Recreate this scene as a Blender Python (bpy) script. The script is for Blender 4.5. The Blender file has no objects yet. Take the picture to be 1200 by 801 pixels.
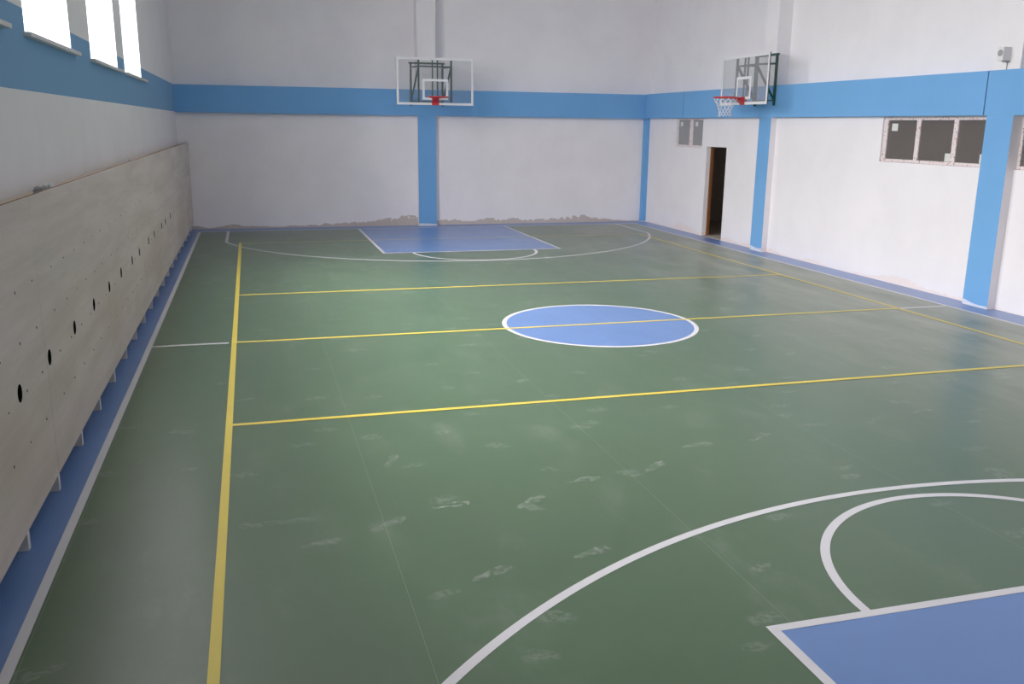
import bpy, bmesh, math, random
from mathutils import Vector, Matrix
random.seed(7)
sc = bpy.context.scene
col = sc.collection

# ------------------------------------------------------------------ helpers
def lin(c):
    return tuple(((v/255)/12.92 if v/255 <= .04045 else ((v/255+.055)/1.055)**2.4) for v in c) + (1.0,)

class MB:
    """collects shapes into one mesh"""
    def __init__(self): self.bm = bmesh.new(); self.mi = 0
    def face(self, pts, mi=None):
        f = self.bm.faces.new([self.bm.verts.new(p) for p in pts]); f.material_index = self.mi if mi is None else mi
        return f
    def box(self, a, b, mi=None, bevel=0):
        x0, y0, z0 = a; x1, y1, z1 = b
        v = [self.bm.verts.new(p) for p in [(x0,y0,z0),(x1,y0,z0),(x1,y1,z0),(x0,y1,z0),(x0,y0,z1),(x1,y0,z1),(x1,y1,z1),(x0,y1,z1)]]
        fs = []
        for q in [(0,3,2,1),(4,5,6,7),(0,1,5,4),(1,2,6,5),(2,3,7,6),(3,0,4,7)]:
            f = self.bm.faces.new([v[i] for i in q]); f.material_index = self.mi if mi is None else mi; fs.append(f)
        if bevel:
            es = list({e for f in fs for e in f.edges})
            bmesh.ops.bevel(self.bm, geom=es, offset=bevel, segments=2, affect='EDGES', profile=.6)
        return fs
    def tube(self, p, q, r, n=10, square=False):
        p, q = Vector(p), Vector(q); d = (q-p).normalized()
        u = d.cross(Vector((0,0,1)))
        if u.length < 1e-4: u = Vector((1,0,0))
        u.normalize(); w = d.cross(u)
        if square: n = 4
        R = []
        for c in (p, q):
            ring = []
            for k in range(n):
                a = 2*math.pi*k/n + (math.pi/4 if square else 0); rr = r*(1.4142 if square else 1)
                ring.append(self.bm.verts.new(c + u*math.cos(a)*rr + w*math.sin(a)*rr))
            R.append(ring)
        for k in range(n):
            self.bm.faces.new([R[0][k], R[0][(k+1)%n], R[1][(k+1)%n], R[1][k]]).smooth = not square
        self.bm.faces.new(R[0][::-1]); self.bm.faces.new(R[1])
    def poly(self, pts, r, n=6):
        """round tube along a polyline"""
        pts = [Vector(p) for p in pts]; rings = []
        for i, c in enumerate(pts):
            d = (pts[min(i+1, len(pts)-1)] - pts[max(i-1, 0)]).normalized()
            u = d.cross(Vector((0.13,0.31,0.94))).normalized(); w = d.cross(u)
            rings.append([self.bm.verts.new(c + u*math.cos(2*math.pi*k/n)*r + w*math.sin(2*math.pi*k/n)*r) for k in range(n)])
        for a, b in zip(rings, rings[1:]):
            for k in range(n): self.bm.faces.new([a[k], a[(k+1)%n], b[(k+1)%n], b[k]]).smooth = True
    def torus(self, c, R, r, N=40, n=10):
        g = []
        for i in range(N):
            a = 2*math.pi*i/N
            g.append([self.bm.verts.new((c[0]+(R+r*math.cos(2*math.pi*k/n))*math.cos(a), c[1]+(R+r*math.cos(2*math.pi*k/n))*math.sin(a), c[2]+r*math.sin(2*math.pi*k/n))) for k in range(n)])
        for i in range(N):
            for k in range(n):
                self.bm.faces.new([g[i][k], g[(i+1)%N][k], g[(i+1)%N][(k+1)%n], g[i][(k+1)%n]]).smooth = True
    def build(self, name, mats, parent=None, loc=None, flat=False):
        if not flat: bmesh.ops.recalc_face_normals(self.bm, faces=self.bm.faces[:])
        me = bpy.data.meshes.new(name); self.bm.to_mesh(me); self.bm.free()
        for m in (mats if isinstance(mats, (list, tuple)) else [mats]): me.materials.append(m)
        o = bpy.data.objects.new(name, me); col.objects.link(o)
        if parent is not None: o.parent = parent
        if loc is not None:
            o.location = loc
            me.transform(Matrix.Translation(-Vector(loc)))
        return o

def empty(name, loc, label, cat, group=None):
    o = bpy.data.objects.new(name, None); col.objects.link(o)
    o.location = loc; o.empty_display_size = .1; o['label'] = label; o['category'] = cat
    if group: o['group'] = group
    return o

def struct(o, label=None, cat=None):
    o['kind'] = 'structure'
    if label: o['label'] = label
    if cat: o['category'] = cat
    return o

# ------------------------------------------------------------------ materials
def new_mat(name):
    m = bpy.data.materials.new(name); m.use_nodes = True
    nt = m.node_tree; return m, nt, nt.nodes['Principled BSDF']

def node(nt, t, **kw):
    n = nt.nodes.new(t)
    for k, v in kw.items(): setattr(n, k, v)
    return n

def mth(nt, op, a, b=None, c=None):
    n = nt.nodes.new('ShaderNodeMath'); n.operation = op
    for i, v in enumerate((a, b, c)):
        if v is None: continue
        if isinstance(v, (int, float)): n.inputs[i].default_value = v
        else: nt.links.new(v, n.inputs[i])
    return n.outputs[0]

def mix(nt, fac, a, b):
    n = nt.nodes.new('ShaderNodeMix'); n.data_type = 'RGBA'
    for s, v in ((0, fac), (6, a), (7, b)):
        if isinstance(v, (int, float)): n.inputs[s].default_value = v
        elif isinstance(v, tuple): n.inputs[s].default_value = v
        else: nt.links.new(v, n.inputs[s])
    return n.outputs[2]

def ramp(nt, v, lo, hi):
    n = nt.nodes.new('ShaderNodeMapRange'); n.interpolation_type = 'SMOOTHSTEP'
    nt.links.new(v, n.inputs[0]); n.inputs[1].default_value = lo; n.inputs[2].default_value = hi
    return n.outputs[0]

def pos_xyz(nt):
    g = nt.nodes.new('ShaderNodeNewGeometry'); s = nt.nodes.new('ShaderNodeSeparateXYZ')
    nt.links.new(g.outputs['Position'], s.inputs[0]); return g.outputs['Position'], s.outputs

def noise(nt, vec, scale, detail=3, rough=.55, stretch=None):
    if stretch:
        mp = nt.nodes.new('ShaderNodeMapping'); mp.inputs['Scale'].default_value = stretch
        nt.links.new(vec, mp.inputs[0]); vec = mp.outputs[0]
    n = nt.nodes.new('ShaderNodeTexNoise'); n.inputs['Scale'].default_value = scale
    n.inputs['Detail'].default_value = detail; n.inputs['Roughness'].default_value = rough
    nt.links.new(vec, n.inputs['Vector']); return n.outputs[0]

def plain(name, c, rough=.5, metal=0, spec=.5, var=.06):
    m, nt, b = new_mat(name)
    P, _ = pos_xyz(nt)
    f = noise(nt, P, 14, 3)
    c1 = lin(c); c2 = tuple(v*(1-var*2) for v in c1[:3]) + (1,)
    nt.links.new(mix(nt, f, c1, c2), b.inputs['Base Color'])
    b.inputs['Roughness'].default_value = rough; b.inputs['Metallic'].default_value = metal
    b.inputs['Specular IOR Level'].default_value = spec
    return m

WHITE = (239, 234, 237)
BLUE = (103, 162, 219)
def wall_mat(name, base=WHITE, dirt=True, band=None, dirt_col=(186, 170, 160), band_col=BLUE, dirt_h=.07, var=.06, bumps=(), ax=0):
    m, nt, b = new_mat(name)
    P, s = pos_xyz(nt)
    f = noise(nt, P, 1.1, 4, .6)
    c = mix(nt, ramp(nt, f, .3, .75), lin(base), tuple(v*(1-var) for v in lin(base)[:3]) + (1,))
    if band:
        z = s[2]
        k = mth(nt, 'MULTIPLY', mth(nt, 'GREATER_THAN', z, band[0]), mth(nt, 'LESS_THAN', z, band[1]))
        c = mix(nt, k, c, lin(band_col))
    if dirt:
        h = noise(nt, P, .9, 2, .5); h2 = noise(nt, P, 9, 4, .65)
        lim = mth(nt, 'ADD', mth(nt, 'MULTIPLY', ramp(nt, h, .38, .72), dirt_h*2.2), mth(nt, 'MULTIPLY', h2, dirt_h))
        for c0, wd, hh in bumps:
            gq = mth(nt, 'DIVIDE', mth(nt, 'SUBTRACT', s[ax], c0), wd)
            e = mth(nt, 'POWER', 2.718, mth(nt, 'MULTIPLY', mth(nt, 'MULTIPLY', gq, gq), -1.0))
            lim = mth(nt, 'ADD', lim, mth(nt, 'MULTIPLY', e, mth(nt, 'MULTIPLY', ramp(nt, h2, .2, .6), hh)))
        d = mth(nt, 'SUBTRACT', lim, s[2])
        k = ramp(nt, d, -.004, .012)
        dc = mix(nt, noise(nt, P, 26, 3), lin(dirt_col), lin(tuple(min(255, v+28) for v in dirt_col)))
        c = mix(nt, mth(nt, 'MULTIPLY', k, .85), c, dc)
    nt.links.new(c, b.inputs['Base Color'])
    b.inputs['Roughness'].default_value = .75; b.inputs['Specular IOR Level'].default_value = .25
    bp = node(nt, 'ShaderNodeBump'); bp.inputs['Strength'].default_value = .06; bp.inputs['Distance'].default_value = .02
    nt.links.new(noise(nt, P, 5, 5, .6), bp.inputs['Height']); nt.links.new(bp.outputs[0], b.inputs['Normal'])
    return m

def floor_mat(name, c, dust=1.0, rough=.36):
    m, nt, b = new_mat(name)
    P, s = pos_xyz(nt)
    base = lin(c)
    f = noise(nt, P, .45, 4, .6)
    colr = mix(nt, ramp(nt, f, .3, .7), base, tuple(v*.90 for v in base[:3]) + (1,))
    # fine streaky wipe marks
    f3 = noise(nt, P, 2.6, 4, .62)
    colr = mix(nt, mth(nt, 'MULTIPLY', ramp(nt, f3, .35, .7), .35), colr, tuple(v*.84 for v in base[:3]) + (1,))
    st = noise(nt, P, 2.2, 5, .7, stretch=(1, .45, 1))
    dustc = lin((168, 172, 164))
    k = mth(nt, 'MULTIPLY', ramp(nt, st, .5, .85), .16*dust)
    colr = mix(nt, k, colr, dustc)
    # dusty shoe prints: a gated cell pattern of short blots, broken up by noise
    mp = node(nt, 'ShaderNodeMapping'); mp.inputs['Scale'].default_value = (1, 1.9, 0)
    mp.inputs['Rotation'].default_value = (0, 0, .35)
    wob = node(nt, 'ShaderNodeTexNoise'); wob.inputs['Scale'].default_value = 4.0
    nt.links.new(P, wob.inputs['Vector'])
    va = node(nt, 'ShaderNodeVectorMath', operation='MULTIPLY_ADD'); va.inputs[1].default_value = (.22, .22, 0)
    nt.links.new(wob.outputs[1], va.inputs[0]); nt.links.new(P, va.inputs[2])
    nt.links.new(va.outputs[0], mp.inputs[0])
    vo = node(nt, 'ShaderNodeTexVoronoi', voronoi_dimensions='2D'); vo.inputs['Scale'].default_value = 1.7
    nt.links.new(mp.outputs[0], vo.inputs['Vector'])
    sp = node(nt, 'ShaderNodeSeparateColor'); nt.links.new(vo.outputs['Color'], sp.inputs[0])
    gate = mth(nt, 'GREATER_THAN', sp.outputs[0], .74)
    blot = ramp(nt, vo.outputs['Distance'], .2, .1)
    br = ramp(nt, noise(nt, P, 24, 3, .6), .38, .6)
    k = mth(nt, 'MULTIPLY', mth(nt, 'MULTIPLY', gate, blot), mth(nt, 'MULTIPLY', br, .13*dust))
    colr = mix(nt, k, colr, lin((190, 196, 188)))
    # seams between floor rolls (about 1.83 m wide, running down the hall)
    sx = mth(nt, 'ABSOLUTE', mth(nt, 'SUBTRACT', mth(nt, 'FRACT', mth(nt, 'DIVIDE', mth(nt, 'ADD', s[0], 10.09), 1.845)), .5))
    sk = mth(nt, 'MULTIPLY', mth(nt, 'GREATER_THAN', sx, .4985), .22*dust)
    colr = mix(nt, sk, colr, lin((150, 165, 150)))
    # greyer towards the right-hand wall: dusty, plus the wall's reflection put into the colour
    dr = mth(nt, 'MULTIPLY', ramp(nt, s[0], 5.0, 10.2), mth(nt, 'MULTIPLY', ramp(nt, noise(nt, P, 1.3, 4, .6, stretch=(1.6,.5,1)), .2, .75), .8*dust))
    colr = mix(nt, dr, colr, lin((170, 168, 158)))
    nt.links.new(colr, b.inputs['Base Color'])
    rr = mth(nt, 'ADD', mth(nt, 'ADD', mth(nt, 'MULTIPLY', st, .16), rough-.06), mth(nt, 'MULTIPLY', dr, .22))
    nt.links.new(rr, b.inputs['Roughness']); b.inputs['Specular IOR Level'].default_value = .45
    return m

M = {}
M['wall'] = wall_mat('wall_plaster', dirt_col=(220, 204, 199), dirt_h=.036, bumps=((9.35,.55,.16),(7.2,.3,.08),(1.6,1.2,.05)), ax=1)
M['wall_far'] = wall_mat('far_wall_plaster', dirt_col=(168, 152, 142), dirt_h=.05, bumps=((3.7,.75,.16),(2.3,1.0,.06),(6.8,1.2,.06),(8.3,.9,.1),(5.1,.4,.05)), ax=0)
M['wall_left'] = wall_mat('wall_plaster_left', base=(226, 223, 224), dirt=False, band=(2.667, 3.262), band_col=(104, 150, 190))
M['wall_upper'] = wall_mat('wall_plaster_upper', base=(238, 234, 237), dirt=False)
M['ceiling'] = wall_mat('ceiling_plaster', base=(240, 238, 238), dirt=False)
M['blue'] = wall_mat('blue_wall_paint', base=BLUE, dirt=False, var=.05)
M['pillar_blue'] = wall_mat('blue_pillar_paint', base=BLUE, dirt=True, dirt_col=(205, 205, 212), dirt_h=.035, var=.05)
M['green'] = floor_mat('green_floor', (70, 94, 67), rough=.31)
M['fblue'] = floor_mat('blue_floor', (91, 124, 182), dust=.15, rough=.31)
M['line_white'] = floor_mat('white_floor_line', (213, 210, 214), dust=.1, rough=.45)
M['line_yellow'] = floor_mat('yellow_floor_line', (218, 194, 66), dust=.12, rough=.45)
M['steel_green'] = plain('dark_green_steel', (22, 66, 52), .45)
M['red'] = plain('red_steel', (196, 30, 30), .4)
M['net'] = plain('white_net_cord', (232, 228, 230), .8)
M['paint_white'] = plain('white_board_paint', (232, 232, 235), .5)
M['plastic_white'] = plain('white_plastic', (226, 224, 226), .45)
M['grey_plastic'] = plain('grey_plastic', (150, 148, 150), .6)
M['dark_edge'] = plain('dark_glass_edge', (62, 66, 70), .3)
M['leg'] = plain('white_painted_wood', (214, 210, 206), .6)
M['brown_wood'] = plain('brown_door_wood', (140, 82, 40), .5, var=.2)
M['raw_edge'] = plain('brown_raw_edge', (128, 88, 58), .8, var=.2)
M['ledge'] = plain('pale_ledge_mortar', (208, 190, 168), .85, var=.12)
M['black'] = plain('painted_cavity_shade', (14, 14, 14), .9, spec=.1)
M['screw'] = plain('dark_screw_metal', (52, 50, 46), .5)
M['sticker'] = plain('white_paper_sticker', (216, 218, 214), .7)
M['dark_room'] = plain('grey_unlit_plaster', (170, 160, 154), .9, var=.15)
M['concrete'] = plain('pale_screed', (176, 164, 150), .85, var=.1)
M['joint'] = plain('dark_joint', (38, 70, 110), .8)
M['sill'] = plain('pale_window_sill', (206, 202, 200), .4)
M['scrap'] = plain('white_crumpled_plastic', (205, 205, 205), .5)

def panel_mat():
    m, nt, b = new_mat('greyed_plywood')
    P, s = pos_xyz(nt)
    g = noise(nt, P, 1.6, 6, .62, stretch=(1, .32, 3.2))
    g2 = noise(nt, P, 5, 5, .7, stretch=(1, .16, 4.5))
    c = mix(nt, ramp(nt, g, .3, .72), lin((212, 198, 190)), lin((191, 178, 168)))
    c = mix(nt, mth(nt, 'MULTIPLY', ramp(nt, g2, .45, .75), .35), c, lin((214, 206, 197)))
    # patchy olive-brown tone towards the bottom of the sheets
    k = mth(nt, 'MULTIPLY', mth(nt, 'MULTIPLY', ramp(nt, s[2], 1.25, .6), ramp(nt, noise(nt, P, .8, 3), .3, .7)), .5)
    c = mix(nt, k, c, lin((181, 166, 141)))
    sp = ramp(nt, noise(nt, P, 30, 3, .6), .66, .74)
    c = mix(nt, mth(nt, 'MULTIPLY', sp, .25), c, lin((110, 104, 92)))
    nt.links.new(c, b.inputs['Base Color'])
    b.inputs['Roughness'].default_value = .62; b.inputs['Specular IOR Level'].default_value = .3
    return m
M['panel'] = panel_mat()

def film_mat():
    """white window profile still wearing its printed protective film"""
    m, nt, b = new_mat('filmed_window_profile')
    P, s = pos_xyz(nt)
    n1 = ramp(nt, noise(nt, P, 26, 2, .5), .6, .68); n2 = ramp(nt, noise(nt, P, 34, 1, .5, stretch=(1.3,1,.9)), .63, .7)
    c = mix(nt, mth(nt, 'MULTIPLY', n1, .8), lin((228, 214, 214)), lin((176, 80, 84)))
    c = mix(nt, mth(nt, 'MULTIPLY', n2, .8), c, lin((70, 64, 76)))
    nt.links.new(c, b.inputs['Base Color']); b.inputs['Roughness'].default_value = .4
    return m
M['film'] = film_mat()

def glass_mat(name, milk=.08, tint=(.93,.95,.95), milk_col=(170,172,172), refl=.06):
    m, nt, b = new_mat(name)
    nt.nodes.remove(b)
    out = nt.nodes['Material Output']
    tr = node(nt, 'ShaderNodeBsdfTransparent'); tr.inputs[0].default_value = tint + (1,)
    di = node(nt, 'ShaderNodeBsdfDiffuse')
    P, _ = pos_xyz(nt)
    nt.links.new(mix(nt, noise(nt, P, 3, 4), lin(milk_col), tuple(v*.8 for v in lin(milk_col)[:3]) + (1,)), di.inputs[0])
    gl = node(nt, 'ShaderNodeBsdfGlossy'); gl.inputs['Roughness'].default_value = .03
    m1 = node(nt, 'ShaderNodeMixShader'); m1.inputs[0].default_value = milk
    nt.links.new(tr.outputs[0], m1.inputs[1]); nt.links.new(di.outputs[0], m1.inputs[2])
    lw = node(nt, 'ShaderNodeLayerWeight'); lw.inputs[0].default_value = .12
    k = mth(nt, 'ADD', mth(nt, 'MULTIPLY', lw.outputs['Fresnel'], .6), refl*.3)
    m2 = node(nt, 'ShaderNodeMixShader'); nt.links.new(k, m2.inputs[0])
    nt.links.new(m1.outputs[0], m2.inputs[1]); nt.links.new(gl.outputs[0], m2.inputs[2])
    nt.links.new(m2.outputs[0], out.inputs[0])
    return m
M['board_glass'] = glass_mat('clear_board_acrylic', milk=.07, milk_col=(190,190,195), tint=(.95,.96,.96), refl=.02)
M['board_milky'] = glass_mat('milky_board_acrylic', milk=.17, milk_col=(205,202,206), tint=(.95,.96,.96), refl=.02)  # milkier diffuse mix than the far board
M['pane_clear'] = glass_mat('clear_window_glass', milk=.0, tint=(.97,.97,.97), refl=.0)
M['pane_dusty'] = glass_mat('dusty_window_glass', milk=.42, milk_col=(132,124,120), tint=(.7,.7,.7))
M['pane_frost'] = glass_mat('hazy_window_glass', milk=.75, milk_col=(168,168,170), tint=(.7,.7,.7))

# ------------------------------------------------------------------ dimensions (metres)
XL, XR = -1.285, 10.34            # left wall, right lower wall
YB, YF = 11.75, -12.2             # far lower wall, wall behind the camera
BX, BY = 10.21, 11.62             # front of beams and pillars
UX, UY = 10.51, 11.97             # set-back upper walls
Z0, Z1 = 2.668, 3.27              # blue band
ZC = 7.4

def wall_grid(mb, axis, p0, p1, u0, u1, z0, z1, openings, mi=0, mr=0):
    """slab between p0 (room face) and p1 (outer face) on an axis, with rectangular openings"""
    us = sorted({u0, u1, *[o[0] for o in openings], *[o[1] for o in openings]})
    zs = sorted({z0, z1, *[o[2] for o in openings], *[o[3] for o in openings]})
    pt = (lambda p, u, z: (p, u, z)) if axis == 'x' else (lambda p, u, z: (u, p, z))
    def solid(i, j):
        if i < 0 or j < 0 or i >= len(us)-1 or j >= len(zs)-1: return False
        u = (us[i]+us[i+1])/2; z = (zs[j]+zs[j+1])/2
        return not any(o[0] < u < o[1] and o[2] < z < o[3] for o in openings)
    for i in range(len(us)-1):
        for j in range(len(zs)-1):
            if not solid(i, j): continue
            a, b, c, d = us[i], us[i+1], zs[j], zs[j+1]
            for p in (p0, p1): mb.face([pt(p,a,c), pt(p,b,c), pt(p,b,d), pt(p,a,d)], mi)
            if not solid(i-1, j): mb.face([pt(p0,a,c), pt(p1,a,c), pt(p1,a,d), pt(p0,a,d)], mr)
            if not solid(i+1, j): mb.face([pt(p0,b,c), pt(p1,b,c), pt(p1,b,d), pt(p0,b,d)], mr)
            if not solid(i, j-1): mb.face([pt(p0,a,c), pt(p1,a,c), pt(p1,b,c), pt(p0,b,c)], mr)
            if not solid(i, j+1): mb.face([pt(p0,a,d), pt(p1,a,d), pt(p1,b,d), pt(p0,b,d)], mr)
    bmesh.ops.remove_doubles(mb.bm, verts=mb.bm.verts[:], dist=1e-5)

# ------------------------------------------------------------------ floor and its markings
CL, CR, CY = -.907, 9.842, 11.2
mb = MB()
mb.face([(CL,-CY,0),(CR,-CY,0),(CR,CY,0),(CL,CY,0)], 0)
X0, X1, Y0, Y1 = XL-.2, XR+.12, YF-.1, YB+.2
for r in [(X0,Y0,X1,-CY),(X0,CY,X1,Y1),(X0,-CY,CL,CY),(CR,-CY,X1,CY)]:
    mb.face([(r[0],r[1],0),(r[2],r[1],0),(r[2],r[3],0),(r[0],r[3],0)], 1)
floor = struct(mb.build('floor', [M['green'], M['fblue']]), 'green sports hall floor with a blue border and painted court lines', 'floor')

def quad(mb, x0, y0, x1, y1, z): mb.face([(x0,y0,z),(x1,y0,z),(x1,y1,z),(x0,y1,z)])
def arc(mb, cx, cy, R, a0, a1, w, z, n=96):
    P = []
    for i in range(n+1):
        a = a0+(a1-a0)*i/n
        P.append([(cx+(R+s*w/2)*math.cos(a), cy+(R+s*w/2)*math.sin(a), z) for s in (-1, 1)])
    for p, q in zip(P, P[1:]): mb.face([p[0], p[1], q[1], q[0]])
def mark(name, fn, mat, label=None):
    mb = MB(); fn(mb); o = mb.build(name, mat, floor)
    # paint faces look up
    for p in o.data.polygons:
        if p.normal.z < 0: p.flip()
    if label: o['label'] = label
    return o
W = .055; h = W/2
ZA, ZB, ZC_, ZD = .0012, .0020, .0028, .0036
KL, KR, KY = 2.702, 6.325, 6.926
KX = (KL+KR)/2
# blue fields
for sgn in (1, -1):
    mark('free_throw_lane', lambda m: quad(m, KL, min(sgn*KY, sgn*CY), KR, max(sgn*KY, sgn*CY), ZA), M['fblue'],
         'blue free throw lane at the far end' if sgn > 0 else 'blue free throw lane in the near right corner')
def disc(m):
    n = 96; m.face([(4.475+1.22*math.cos(2*math.pi*i/n), 1.22*math.sin(2*math.pi*i/n), ZA) for i in range(n)])
mark('centre_circle', disc, M['fblue'], 'blue centre circle')
# white basketball lines
mark('court_sideline', lambda m: quad(m, CL-h, -CY-h, CL+h, CY+h, ZB), M['line_white'], 'white left sideline')
mark('court_sideline', lambda m: quad(m, CR-h, -CY-h, CR+h, CY+h, ZB), M['line_white'], 'white right sideline')
for sgn in (1, -1):
    mark('court_baseline', lambda m: quad(m, CL+h, sgn*CY-h, CR-h, sgn*CY+h, ZB), M['line_white'], 'white baseline')
    def lane(m):
        y0, y1 = sorted((sgn*KY, sgn*(CY-h)))
        quad(m, KL-h, y0, KL+h, y1, ZB); quad(m, KR-h, y0, KR+h, y1, ZB)
        quad(m, KL-h, sgn*KY-h, KR+h, sgn*KY+h, ZC_)
    mark('lane_outline', lane, M['line_white'], 'white outline of the free throw lane')
    def ftc(m): arc(m, KX, sgn*KY, 1.24, math.pi if sgn > 0 else 0, 2*math.pi if sgn > 0 else math.pi, W, ZB)
    mark('free_throw_semicircle', ftc, M['line_white'], 'white free throw semicircle')
    def three(m):
        R = 5.0; cy = 10.62 if sgn > 0 else -10.53; dx = 4.795; th = math.acos(dx/R)
        yj = cy - sgn*R*math.sin(th)
        if sgn > 0: arc(m, KX, cy, R, math.pi+th, 2*math.pi-th, W, ZB, 160)
        else: arc(m, KX, cy, R, th, math.pi-th, W, ZB, 160)
        y0, y1 = sorted((yj, sgn*(CY-h)))
        for s in (-1, 1): quad(m, KX+s*dx-h, y0, KX+s*dx+h, y1, ZB)
    mark('three_point_line', three, M['line_white'], 'white three point line')
mark('circle_outline', lambda m: arc(m, 4.475, 0, 1.22, 0, 2*math.pi, W, ZB, 128), M['line_white'], 'white ring of the centre circle')
for a, b in ((CL+h, -.06), (9.04, CR-h)):
    mark('halfway_line', lambda m: quad(m, a, -h, b, h, ZB), M['line_white'], 'short white end of the halfway line')
# yellow volleyball lines
mark('volleyball_sideline', lambda m: quad(m, -h, -9, h, 9+h, ZD), M['line_yellow'], 'yellow left sideline')
mark('volleyball_sideline', lambda m: quad(m, 9-h, -9, 9+h, 9+h, ZD), M['line_yellow'], 'yellow right sideline')
for y, nm, lb in ((9, 'volleyball_baseline', 'thin yellow line crossing the far lane'), (3, 'attack_line', 'yellow line beyond the centre circle'),
              (0, 'volleyball_centre_line', 'yellow line through the centre circle'), (-3, 'attack_line', 'yellow line nearest the camera')):
    w = .02 if y == 9 else h
    mark(nm, lambda m: quad(m, h, y-w, 9-h, y+w, ZC_+.0004), M['line_yellow'], lb)

# dusty shoe prints crossing the near half
def print_mat():
    m, nt, b = new_mat('dusty_shoe_print')
    P, s = pos_xyz(nt)
    b.inputs['Base Color'].default_value = lin((176, 184, 172)); b.inputs['Roughness'].default_value = .7
    k = mth(nt, 'MULTIPLY', ramp(nt, noise(nt, P, 22, 4, .65), .4, .7), .36)
    nt.links.new(k, b.inputs['Alpha'])
    return m
M['print'] = print_mat()
prng = random.Random(11)
for px_, py_, ang in [(7.42,-3.12,.3),(5.97,-4.09,.15),(5.4,-4.2,.5),(4.77,-4.18,-.1),(4.18,-4.34,.5),(3.58,-4.4,.15),(3.06,-4.74,.65),(2.45,-4.84,.15),(1.98,-5.11,.6),(1.44,-5.04,.1),(1.0,-5.23,.6),(.57,-5.39,.1),(.42,-5.04,0),(2.12,-5.91,.3),(1.47,-6.01,.4),(1.18,-4.14,1.2),(6.54,-4.18,.2),(7.0,-3.3,-.2),(5.83,2.62,.5),(5.22,3.77,.4),(5.85,4.01,.6),(7.06,4.77,.4),(7.84,5.52,.5),(6.78,4.01,.3),(8.17,5.82,.5),(6.33,2.59,.4),(7.03,1.89,.2),(4.74,1.88,.4)]:
    def shoe(m):
        L = .145; P = []
        for i in range(28):
            t = 2*math.pi*i/28; u = math.cos(t)*L
            w_ = (.047 + .014*math.cos(t*1.0) - .018*math.exp(-((u+.03)/.04)**2))*math.sin(t)*prng.uniform(.85, 1.1)
            P.append((px_+u*math.cos(ang)-w_*math.sin(ang), py_+u*math.sin(ang)+w_*math.cos(ang), .0042))
        m.face(P)
    mark('shoe_print', shoe, M['print'], 'pale dusty shoe print')

# ------------------------------------------------------------------ walls
# left wall with tall windows
LW = [(-2.65,-.77),(.39,2.47),(3.23,5.19),(-5.62,-3.62)]
WZ0, WTOP = 3.1, [6.5, 6.5, 6.5, 4.8]  # unseen window tops, heights shaped to balance light in the hall
mb = MB(); wall_grid(mb, 'x', XL, XL-.3, YF-.3, UY+.3, -.05, ZC+.1, [(a,b,WZ0,t) for (a,b),t in zip(LW, WTOP)], 0, 1)
struct(mb.build('wall_left', [M['wall_left'], M['wall_upper']]), 'white left wall with a painted blue band under tall windows', 'wall')
for n, (a, b) in enumerate(LW):
    mb = MB(); mb.box((XL-.10, a, WZ0), (XL-.092, b, WTOP[n]))
    w = struct(mb.build('window_%d' % (n+1), M['pane_clear']),
               ['blown out bright window second from the left in view', 'narrow bright window in the middle of the left wall', 'narrow bright window nearest the far corner',
                'window at the left edge of which only the sill tip shows'][n], 'window')
    if n < 4:
        a2, b2 = [(-2.72,-.55),(.32,2.75),(3.15,5.7),(-5.7,-3.3)][n]
        mb = MB(); mb.box((XL-.09, a, WZ0-.035), (XL, b, WZ0)); mb.box((XL, a2, WZ0-.04), (XL+.055, b2, WZ0-.006), bevel=.004)
        s = mb.build('window_sill', M['sill'], w); s['label'] = 'pale projecting window sill'

# far wall: lower part, beam, set-back upper part
mb = MB()
mb.box((XL-.02, YB, -.05), (UX, UY+.28, Z0+.3), 0)
mb.box((XL-.02, UY, Z0+.3), (UX+.02, UY+.28, ZC+.1), 1)
struct(mb.build('wall_back', [M['wall_far'], M['wall_upper']]), 'white far wall with crumbling plaster along its foot', 'wall')

# right wall: lower part with door and windows, set-back upper part
DY0, DY1, DZ = 7.55, 8.46, 2.035
SW = (8.70, 10.06, 1.995, 2.66)
BW = (.13, 2.46, 1.945, 2.655)
W3 = (-2.62, -.347, 1.945, 2.655)
mb = MB()
wall_grid(mb, 'x', XR, XR+.17, YF-.3, UY+.1, -.05, Z0+.3, [(DY0,DY1,-.05,DZ), SW, BW, W3], 0)
mb.box((UX, YF-.3, Z0+.3), (UX+.28, UY+.28, ZC+.1), 1)
struct(mb.build('wall_right', [M['wall'], M['wall_upper']]), 'bright white right wall with a doorway and high interior windows', 'wall')
mb = MB(); mb.box((XL-.3, YF-.3, -.05), (UX+.28, YF, ZC+.1))
struct(mb.build('wall_front', M['wall_upper']), 'white end wall behind the camera', 'wall')
mb = MB(); mb.box((XL-.3, YF-.3, ZC), (UX+.28, UY+.28, ZC+.2))
struct(mb.build('ceiling', M['ceiling']), 'white ceiling', 'ceiling')

# blue beams
tn = [0]
def trim(mb, mats, label, cat):
    tn[0] += 1
    return struct(mb.build('trim_%d' % tn[0], mats), label, cat)
g = .01
for y0, y1, lb in ((9.5+g, BY-.0005, 'short blue beam length at the far right corner'), (.19+g, 9.5-g, 'long blue beam length behind the side hoop'), (YF, .19-g, 'blue beam length under the small loudspeaker')):
    mb = MB(); mb.box((BX, y0, Z0), (UX-.001, y1, Z1), bevel=.003)
    trim(mb, M['blue'], lb, 'beam')
mb = MB(); mb.box((BX+.012, YF, Z0+.004), (UX-.002, BY, Z1-.004))
trim(mb, M['joint'], 'dark joint behind the blue beam lengths', 'beam joint')
mb = MB(); mb.box((XL, BY, Z0-.015), (UX-.001, UY-.001, Z1-.01), bevel=.003)
trim(mb, M['blue'], 'blue beam across the far wall', 'beam')

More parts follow.
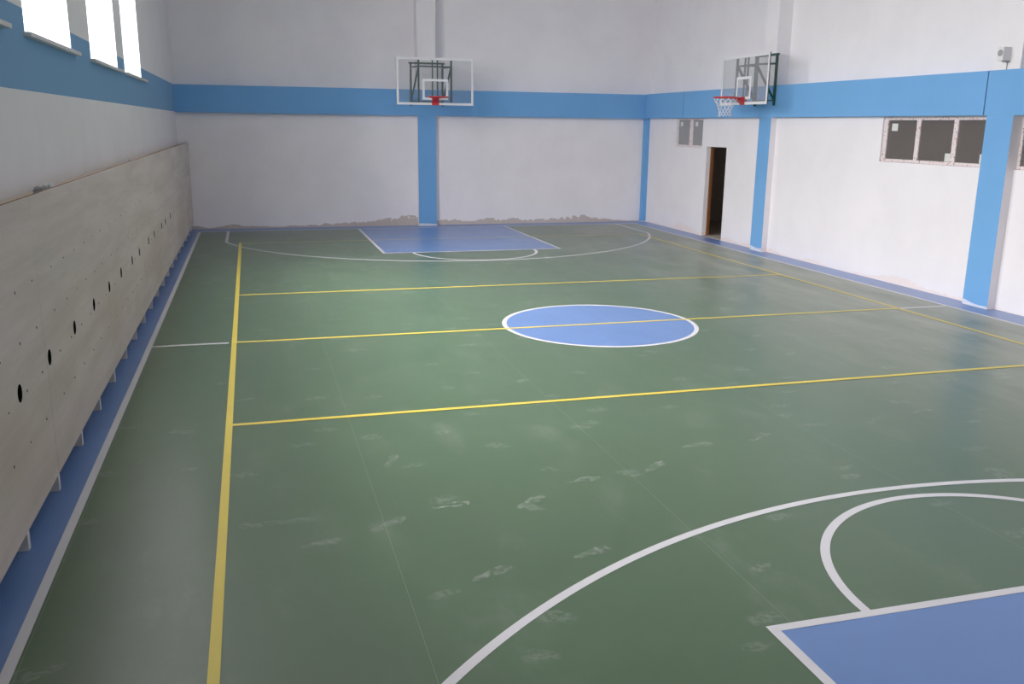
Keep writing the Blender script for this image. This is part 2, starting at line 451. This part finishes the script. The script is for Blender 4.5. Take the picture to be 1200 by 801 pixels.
# pillars: blue face and white flanks below, white above the beam
def pillar(axis, a, b, lab):
    for part in (0, 1):
        mb = MB()
        if axis == 'x':
            fs = mb.box((BX, a, 0 if not part else Z1), (XR if not part else UX, b, Z0 if not part else ZC))
            front = lambda f: f.normal.x < -.5
        else:
            fs = mb.box((a, BY, 0 if not part else Z1-.01), (b, YB if not part else UY, Z0-.015 if not part else ZC))
            front = lambda f: f.normal.y < -.5
        mb.bm.normal_update()
        bmesh.ops.recalc_face_normals(mb.bm, faces=mb.bm.faces[:])
        for f in mb.bm.faces:
            f.material_index = 0 if (front(f) and not part) else 1
        trim(mb, [M['pillar_blue'], M['wall'] if not part else M['wall_upper']], lab[part], 'pillar')
pillar('x', 5.64, 6.08, ('blue fronted pillar beside the doorway, below the side hoop', 'white pier above the beam behind the side hoop'))
pillar('x', -.345, .125, ('blue fronted pillar nearest the camera between two windows', 'white pier carrying the small loudspeaker'))
pillar('x', -6.3, -5.83, ('blue fronted pillar beside the camera', 'white pier beside the camera'))
pillar('y', 4.235, 4.685, ('blue fronted pillar in the middle of the far wall', 'white pier above the beam behind the far hoop'))
mb = MB(); fs = mb.box((BX, BY, 0), (XR, YB, Z0-.015))
trim(mb, [M['pillar_blue']], 'narrow blue pillar in the far right corner', 'pillar')

# ------------------------------------------------------------------ interior windows of the right wall
wn = [len(LW)]
def interior_window(o, panes, pane_mat, stickers, label, head=.045):
    y0, y1, z0, z1 = o
    wn[0] += 1
    mb = MB()
    fx0, fx1 = XR+.025, XR+.085
    wall_grid(mb, 'x', fx0, fx1, y0+.004, y1-.004, z0+.004, z1-.004, [(a, b, z0+.05, z1-head) for a, b in panes])
    w = struct(mb.build('window_%d' % wn[0], M['film']), label, 'window')
    for k, (a, b) in enumerate(panes):
        mb = MB(); mb.box((fx0+.02, a, z0+.05), (fx0+.028, b, z1-head))
        p = mb.build('pane', pane_mat, w); p['label'] = 'dusty window pane'
        if k < len(stickers) and stickers[k]:
            sy, sz, sw, sh = stickers[k]
            mb = MB(); mb.box((fx0+.0175, sy-sw, sz-sh), (fx0+.0195, sy, sz))
            s = mb.build('sticker', M['sticker'], p); s['label'] = 'square white sticker on the pane'
    return w
interior_window(SW, [(9.40,10.0),(8.735,9.25)], M['pane_frost'], [(9.93,2.58,.13,.1),(9.16,2.58,.13,.1)], 'small two pane window left of the doorway top', head=.035)
interior_window(BW, [(1.69,2.36),(.895,1.60),(.17,.805)], M['pane_dusty'], [(2.285,2.555,.14,.115),(1.03,2.12,.13,.12),(.34,2.13,.13,.13)], 'wide window with three dark panes left of the near pillar')
interior_window(W3, [(-1.13,-.405),(-1.85,-1.21),(-2.55,-1.93)], M['pane_dusty'], [], 'dark paned window cut off at the right edge')

# rooms behind the right wall
mb = MB()
RX0, RX1 = XR+.17, 13.6
for (a, b) in ((3.2, 11.4), (-4.0, 3.1)):
    q = mb.box((RX0, a, 0), (RX1, b, 2.72))
    for f in q:
        f.material_index = 0
mb.bm.normal_update()
for f in list(mb.bm.faces):
    c = f.calc_center_median()
    if abs(c.x-RX0) < .01: mb.bm.faces.remove(f)
    elif c.z < .01: f.material_index = 1
struct(mb.build('wall_side_room', [M['dark_room'], M['concrete']]), 'dim rooms seen through the doorway and interior windows', 'wall')

# doorway: wooden frame set in the reveal
mb = MB()
mb.box((XR+.1, DY1-.035, 0), (XR+.168, DY1, DZ)); mb.box((XR+.1, DY0, 0), (XR+.168, DY0+.035, DZ)); mb.box((XR+.1, DY0+.035, DZ-.006), (XR+.168, DY1-.035, DZ))
d = struct(mb.build('door_1', M['brown_wood']), 'dark open doorway with a brown wooden frame', 'door')
mb = MB(); mb.box((XR+.0, DY0, -.02), (XR+.19, DY1, .012))
mb.build('threshold', M['concrete'], d)['label'] = 'pale threshold'

# added fill light without a fixture, lifts the dark room behind the doorway
bl = bpy.data.lights.new('store_room_fill', 'POINT'); bl.energy = 9; bl.color = (1, .93, .86); bl.shadow_soft_size = .06
bo = bpy.data.objects.new('store_room_fill', bl); col.objects.link(bo); bo.location = (12.6, 5.2, 2.5)

# ------------------------------------------------------------------ plywood wall panels on legs
PX = -1.06; PT = .018; PZ0, PZ1 = .15, 1.985
LEGS = [-5.053+.9115*k for k in range(-2, 19)]
VENTS = [(-4.93,.925),(-4.10,.93),(-3.18,.93),(-2.265,.93),(-1.355,.925),(-.51,.927),(.435,.918),(1.147,.919),(2.237,.921),(3.0,.915),(4.137,.91),(4.795,.905),(5.754,.907),(-5.85,.925),(-6.55,.925)]
seams = [-6.93+2.733*k for k in range(7)] + [11.735]
ordinal = ['seventh', 'sixth', 'fifth', 'fourth', 'third', 'second', 'first']
SCREW = {1.485: [.06,.49], 1.19: [.27,.70], .894: [.06,.49], .59: [.27,.70]}
dg = None
for i, (a, b) in enumerate(zip(seams, seams[1:])):
    lab = {0: 'greyed plywood wall panel nearest the camera, cut by the left edge', 6: 'greyed plywood wall panel nearest the far wall'}.get(i, 'greyed plywood wall panel, %s along from the far wall' % ordinal[i])
    r = empty('plywood_panel', (PX, (a+b)/2, 0), lab, 'wall panel', 'plywood panels along the left wall')
    loc = Vector(r.location)
    def part(mb, nm, mat, par=r):
        o = mb.build(nm, mat, par)
        if par is r: o.data.transform(Matrix.Translation(-loc))
        return o
    mb = MB(); mb.box((PX-PT, a+.0025, PZ0), (PX, b-.0025, PZ1))
    sheet = mb.build('sheet', M['panel'], None)
    vs = [v for v in VENTS if a < v[0] < b]
    if vs:
        cm = MB()
        for y, z in vs: cm.tube((PX-.1, y, z), (PX+.1, y, z), .055, 32)
        cut = cm.build('cutter', M['black'], None)
        mod = sheet.modifiers.new('cut', 'BOOLEAN'); mod.object = cut; mod.operation = 'DIFFERENCE'; mod.solver = 'EXACT'
        bpy.context.view_layer.update()
        me = bpy.data.meshes.new_from_object(sheet.evaluated_get(bpy.context.evaluated_depsgraph_get()))
        sheet.modifiers.clear(); sheet.data = me
        me.materials.clear(); me.materials.append(M['panel'])
        for p in me.polygons: p.material_index = 0; p.use_smooth = False
        bpy.data.objects.remove(cut)
    sheet.parent = r; sheet.data.transform(Matrix.Translation(-loc))
    for y, z in vs:
        mb = MB(); n = 28  # black lining paints the shade inside each vent hole
        ring = [[(PX-dx, y+rr*math.cos(2*math.pi*k/n), z+rr*math.sin(2*math.pi*k/n)) for k in range(n)] for dx, rr in ((.0006,.0535),(.09,.0535))]
        for k in range(n): mb.face([ring[0][k], ring[0][(k+1)%n], ring[1][(k+1)%n], ring[1][k]])
        mb.face(ring[1])
        part(mb, 'vent_hole', M['black'])['label'] = 'round vent hole with painted black shade inside'
    for z, offs in SCREW.items():
        y = math.floor(a) - 1
        base = -4.2 + .0
        k = -6
        while True:
            # rows alternate; a wider gap falls at every sheet joint
            y = a + .06 + (.0 if z in (1.485, .894) else .215) - .18*(1 if z in (1.485, .894) else 0) + .432*(k+6) + .12
            k += 1
            if y > b - .06: break
            if y < a + .04: continue
            jy = y + random.uniform(-.015, .015)
            if any(abs(jy-v[0]) < .07 and abs(z-v[1]) < .07 for v in vs): continue
            mb = MB(); mb.tube((PX-.001, jy, z), (PX+.0025, jy, z), random.choice((.0065,.008,.0095)), 8)
            part(mb, 'screw', M['screw'])
    for y in LEGS:
        if a - .02 <= y + .04 < b - .02:
            mb = MB(); mb.box((PX-.135, y, 0), (PX-.022, y+.05, PZ0+.05), bevel=.003)
            part(mb, 'leg', M['leg'])['label'] = 'short white leg under the panel'
    mb = MB(); mb.box((PX-PT-.04, a, PZ1-.08), (PX-PT, b-.001, PZ1-.006))
    part(mb, 'batten', M['raw_edge'])['label'] = 'brown raw batten behind the top edge'
    mb = MB(); mb.box((XL+.004, a, PZ1-.09), (PX-PT-.04, b-.001, PZ1-.045))
    part(mb, 'top_ledge', M['ledge'])['label'] = 'pale ledge between sheet and wall'

def scrap(y, L, lab, mat):
    bm = bmesh.new(); bmesh.ops.create_icosphere(bm, subdivisions=4, radius=1)
    rnd = random.Random(int(y*100))
    from mathutils import noise as N
    for v in bm.verts:
        k = 1 + .5*N.fractal(v.co*1.7+Vector((y,0,0)), 1, 2, 4)
        v.co = Vector((v.co.x*.04*k, v.co.y*L*k, max(-.013, v.co.z*.04*k)))
    mb = MB(); mb.bm.free(); mb.bm = bm
    o = mb.build('plastic_scrap', mat); o.location = (-1.18, y, PZ1-.031)
    o['label'] = lab; o['category'] = 'scrap'
scrap(-2.93, .12, 'crumpled white plastic lying on the panel ledge', M['scrap'])
scrap(-3.25, .08, 'small grey crumpled scrap left of the white plastic on the ledge', M['grey_plastic'])
scrap(1.9, .07, 'tiny white scrap further along the panel ledge', M['scrap'])

# ------------------------------------------------------------------ basketball hoops, built facing -Y at the origin then placed
def make_hoop(label, gap, half_w, z0, z1, wall_z, frame_half, ring_z, inner, net, loc, rot, rim_out=.15, wo=0):
    """local: board face plane y=0 looking to -y, wall at y=gap"""
    r = empty('basketball_hoop', loc, label, 'basketball hoop'); r.rotation_euler = (0, 0, rot)
    # acrylic board
    mb = MB(); mb.box((-half_w, 0, z0), (half_w, .015, z1))
    bd = mb.build('backboard', M['board_milky' if net else 'board_glass'], r); bd['label'] = 'clear acrylic board'
    mb = MB(); e = .003; bw = .05
    def rect(x0, x1, za, zb, w, y, yy):
        mb.box((x0, y, za), (x1, yy, za+w)); mb.box((x0, y, zb-w), (x1, yy, zb))
        mb.box((x0, y, za+w), (x0+w, yy, zb-w)); mb.box((x1-w, y, za+w), (x1, yy, zb-w))
    rect(-half_w, half_w, z0, z1, bw, -e, -.0005)
    mb.build('border', M['paint_white'], bd)['label'] = 'white painted border'
    mb = MB(); rect(-inner[0], inner[0], inner[1], inner[2], .05, -e, -.0005)
    mb.build('target_rectangle', M['paint_white'], bd)['label'] = 'white target rectangle'
    for s in (-1, 1):
        x = s*half_w
        mb = MB(); mb.box((x, -.002, z0), (x+s*.006, .017, z1))
        mb.build('board_edge', M['dark_edge'], bd)['label'] = 'dark board edge'
    # rim
    rc = -(rim_out+.225)
    mb = MB(); mb.torus((0, rc, ring_z), .225, .015, 48, 10)
    for s in (-1, 1):
        mb.tube((s*.05, -.02, ring_z-.012), (s*.16, rc+.16, ring_z-.008), .008)
    for k in range(12):
        a = 2*math.pi*(k+.5)/12
        mb.torus((.225*math.cos(a), rc+.225*math.sin(a), ring_z-.014), .012, .0035, 10, 6)
    rm = mb.build('rim', M['red'], r); rm['label'] = 'red rim'
    mb = MB(); mb.box((-.085, -.012, z0-.005), (.085, -.0035, ring_z+.02), bevel=.002)
    v = [(-.08,-.012,ring_z+.01),(.08,-.012,ring_z+.01),(.07,rc+.225,ring_z+.008),(-.07,rc+.225,ring_z+.008),(-.08,-.012,ring_z-.12),(.08,-.012,ring_z-.12),(.05,rc+.225,ring_z-.02),(-.05,rc+.225,ring_z-.02)]
    vs = [mb.bm.verts.new(p) for p in v]
    for q in [(0,1,2,3),(4,7,6,5),(0,4,5,1),(1,5,6,2),(2,6,7,3),(3,7,4,0)]: mb.bm.faces.new([vs[i] for i in q])
    mb.build('rim_bracket', M['red'], rm)['label'] = 'red folded bracket'
    if net:
        mb = MB(); n = 12
        prof = [(.222, ring_z-.02), (.20, ring_z-.075), (.165, ring_z-.135), (.135, ring_z-.195), (.118, ring_z-.255), (.115, ring_z-.315), (.125, ring_z-.355)]
        rr = random.Random(3)
        P = {}
        for l, (R, z) in enumerate(prof):
            for k in range(n):
                a = 2*math.pi*(k + (.5 if l % 2 == 0 else 0))/n
                P[l, k] = (R*math.cos(a)+rr.uniform(-.006,.006), rc+R*math.sin(a)+rr.uniform(-.006,.006), z+rr.uniform(-.01,.01)*(l > 0))
        for l in range(len(prof)-1):
            for k in range(n):
                nb = (k, k+1) if l % 2 == 0 else (k, k-1)
                for q in nb: mb.tube(P[l,k], P[l+1, q % n], .0045, 5)
        mb.build('net', M['net'], r)['label'] = 'white cord net'
    # steel frame
    t = .02; fy = .045
    wx = frame_half; pw = gap-.022
    for s in (-1, 1):
        mb = MB(); mb.tube((s*wx+wo, pw, wall_z[0]), (s*wx+wo, pw, wall_z[1]), .021, square=True)
        mb.build('wall_post', M['steel_green'], r)
    bx = frame_half-.005
    for x in (-bx, -.058, .058, bx):
        mb = MB(); mb.tube((x, fy-.008, z0+.035), (x, fy-.008, z1-.01), t if abs(x) > .1 else .014, square=True)
        mb.build('board_post', M['steel_green'], r)
    zt = wall_z[1]-.05; za = z1-.19
    mb = MB(); mb.tube((-wx-.05+wo, pw-.0, wall_z[1]-.02), (wx+.05+wo, pw, wall_z[1]-.02), .02, square=True)
    mb.build('wall_rail', M['steel_green'], r)
    mb = MB(); mb.tube((-wx+wo, pw, wall_z[0]+.1), (wx+wo, pw, wall_z[0]+.1), .012, square=True)
    mb.build('wall_rail', M['steel_green'], r)
    mb = MB(); mb.tube((-bx, fy+.03, za), (bx, fy+.03, za), .016, square=True)
    mb.build('cross_bar', M['steel_green'], r)
    for s in (-1, 1):
        mb = MB(); mb.tube((s*wx+wo, pw, za+.03), (s*bx, fy, za), .018, square=True)
        mb.build('support_arm', M['steel_green'], r)
        mb = MB(); mb.tube((s*wx+wo, pw-.01, wall_z[0]+.1), (s*bx, fy+.02, za-.03), .018, square=True)
        mb.build('brace', M['steel_green'], r)
    return r
make_hoop('clear basketball backboard with bare red rim mounted on the far wall', 1.07, .895, 2.885, 3.925, (2.88, 3.885), .385, 3.055, (.30, 3.0, 3.46), False, (4.46, 10.55, 0), 0)
make_hoop('clear basketball backboard with a white net under its red rim, mounted on the right wall', .56, .885, 2.90, 3.835, (2.89, 3.87), .355, 3.03, (.275, 3.0, 3.43), True, (9.65, 5.815, 0), -math.pi/2, wo=-.1)

# ------------------------------------------------------------------ small loudspeaker on the near pier
r = empty('loudspeaker', (BX, -.11, 3.47), 'small white box loudspeaker with round grey grille on the right pier', 'loudspeaker')
mb = MB(); mb.box((-.13, -.052, -.09), (.004, .052, .09), bevel=.008)
mb.build('speaker_case', M['plastic_white'], r)
mb = MB(); mb.tube((-.131, 0, .01), (-.136, 0, .01), .043, 28)
mb.build('grille', M['grey_plastic'], r)['label'] = 'round grey grille'
mb = MB(); mb.poly([(-.02,-.01,-.085), (-.008,-.01,-.12), (-.006,-.008,-.16), (-.006,-.01,-.2)], .006)
mb.build('cable', M['grey_plastic'], r)['label'] = 'short grey cable running down to the beam'
mb = MB(); mb.box((-.075, -.05, -.108), (0, .02, -.09), bevel=.004)
mb.build('bracket', M['grey_plastic'], r)

# ------------------------------------------------------------------ light: overcast sky through the windows
w = bpy.data.worlds.new('overcast'); sc.world = w; w.use_nodes = True
nt = w.node_tree; bg = nt.nodes['Background']
tc = node(nt, 'ShaderNodeTexCoord'); s = node(nt, 'ShaderNodeSeparateXYZ'); nt.links.new(tc.outputs['Generated'], s.inputs[0])
k = ramp(nt, s.outputs[2], -.12, .02)
skyc = mix(nt, ramp(nt, s.outputs[2], -.05, 1.1), (.40,.394,.40,1), (1.85,1.822,1.85,1))
nt.links.new(mix(nt, k, (.22,.22,.21,1), skyc), bg.inputs[0])
bg.inputs[1].default_value = 30
for (a, b), WZ1 in zip(LW, WTOP):
    l = bpy.data.lights.new('window_portal', 'AREA'); l.shape = 'RECTANGLE'; l.size = WZ1-WZ0+.1; l.size_y = b-a+.1
    l.cycles.is_portal = True
    o = bpy.data.objects.new('window_portal', l); col.objects.link(o)
    o.location = (XL-.32, (a+b)/2, (WZ0+WZ1)/2); o.rotation_euler = (0, -math.pi/2, 0)

# ------------------------------------------------------------------ camera (solved from the court lines)
f, cx, cy, cz, yaw, pit, rol = CAMP = (1050.3562, 0.2856, -10.4623, 2.4606, 0.2816, -0.2374, 0.0121)
fw = Vector((math.sin(yaw)*math.cos(pit), math.cos(yaw)*math.cos(pit), math.sin(pit)))
rt = fw.cross(Vector((0,0,1))).normalized(); up = rt.cross(fw)
r2 = rt*math.cos(rol)+up*math.sin(rol); u2 = up*math.cos(rol)-rt*math.sin(rol)
cam = bpy.data.cameras.new('camera'); co = bpy.data.objects.new('camera', cam); col.objects.link(co)
cam.sensor_width = 36; cam.lens = f/1200*36; cam.clip_end = 200; cam.clip_start = .05
co.matrix_world = Matrix(((r2.x,u2.x,-fw.x,cx),(r2.y,u2.y,-fw.y,cy),(r2.z,u2.z,-fw.z,cz),(0,0,0,1)))
sc.camera = co
sc.view_settings.view_transform = 'Standard'; sc.view_settings.look = 'None'
sc.view_settings.exposure = 0.0; sc.view_settings.gamma = 1.18
sc.cycles.max_bounces = 10; sc.cycles.diffuse_bounces = 7; sc.cycles.transparent_max_bounces = 16
sc.cycles.use_denoising = True
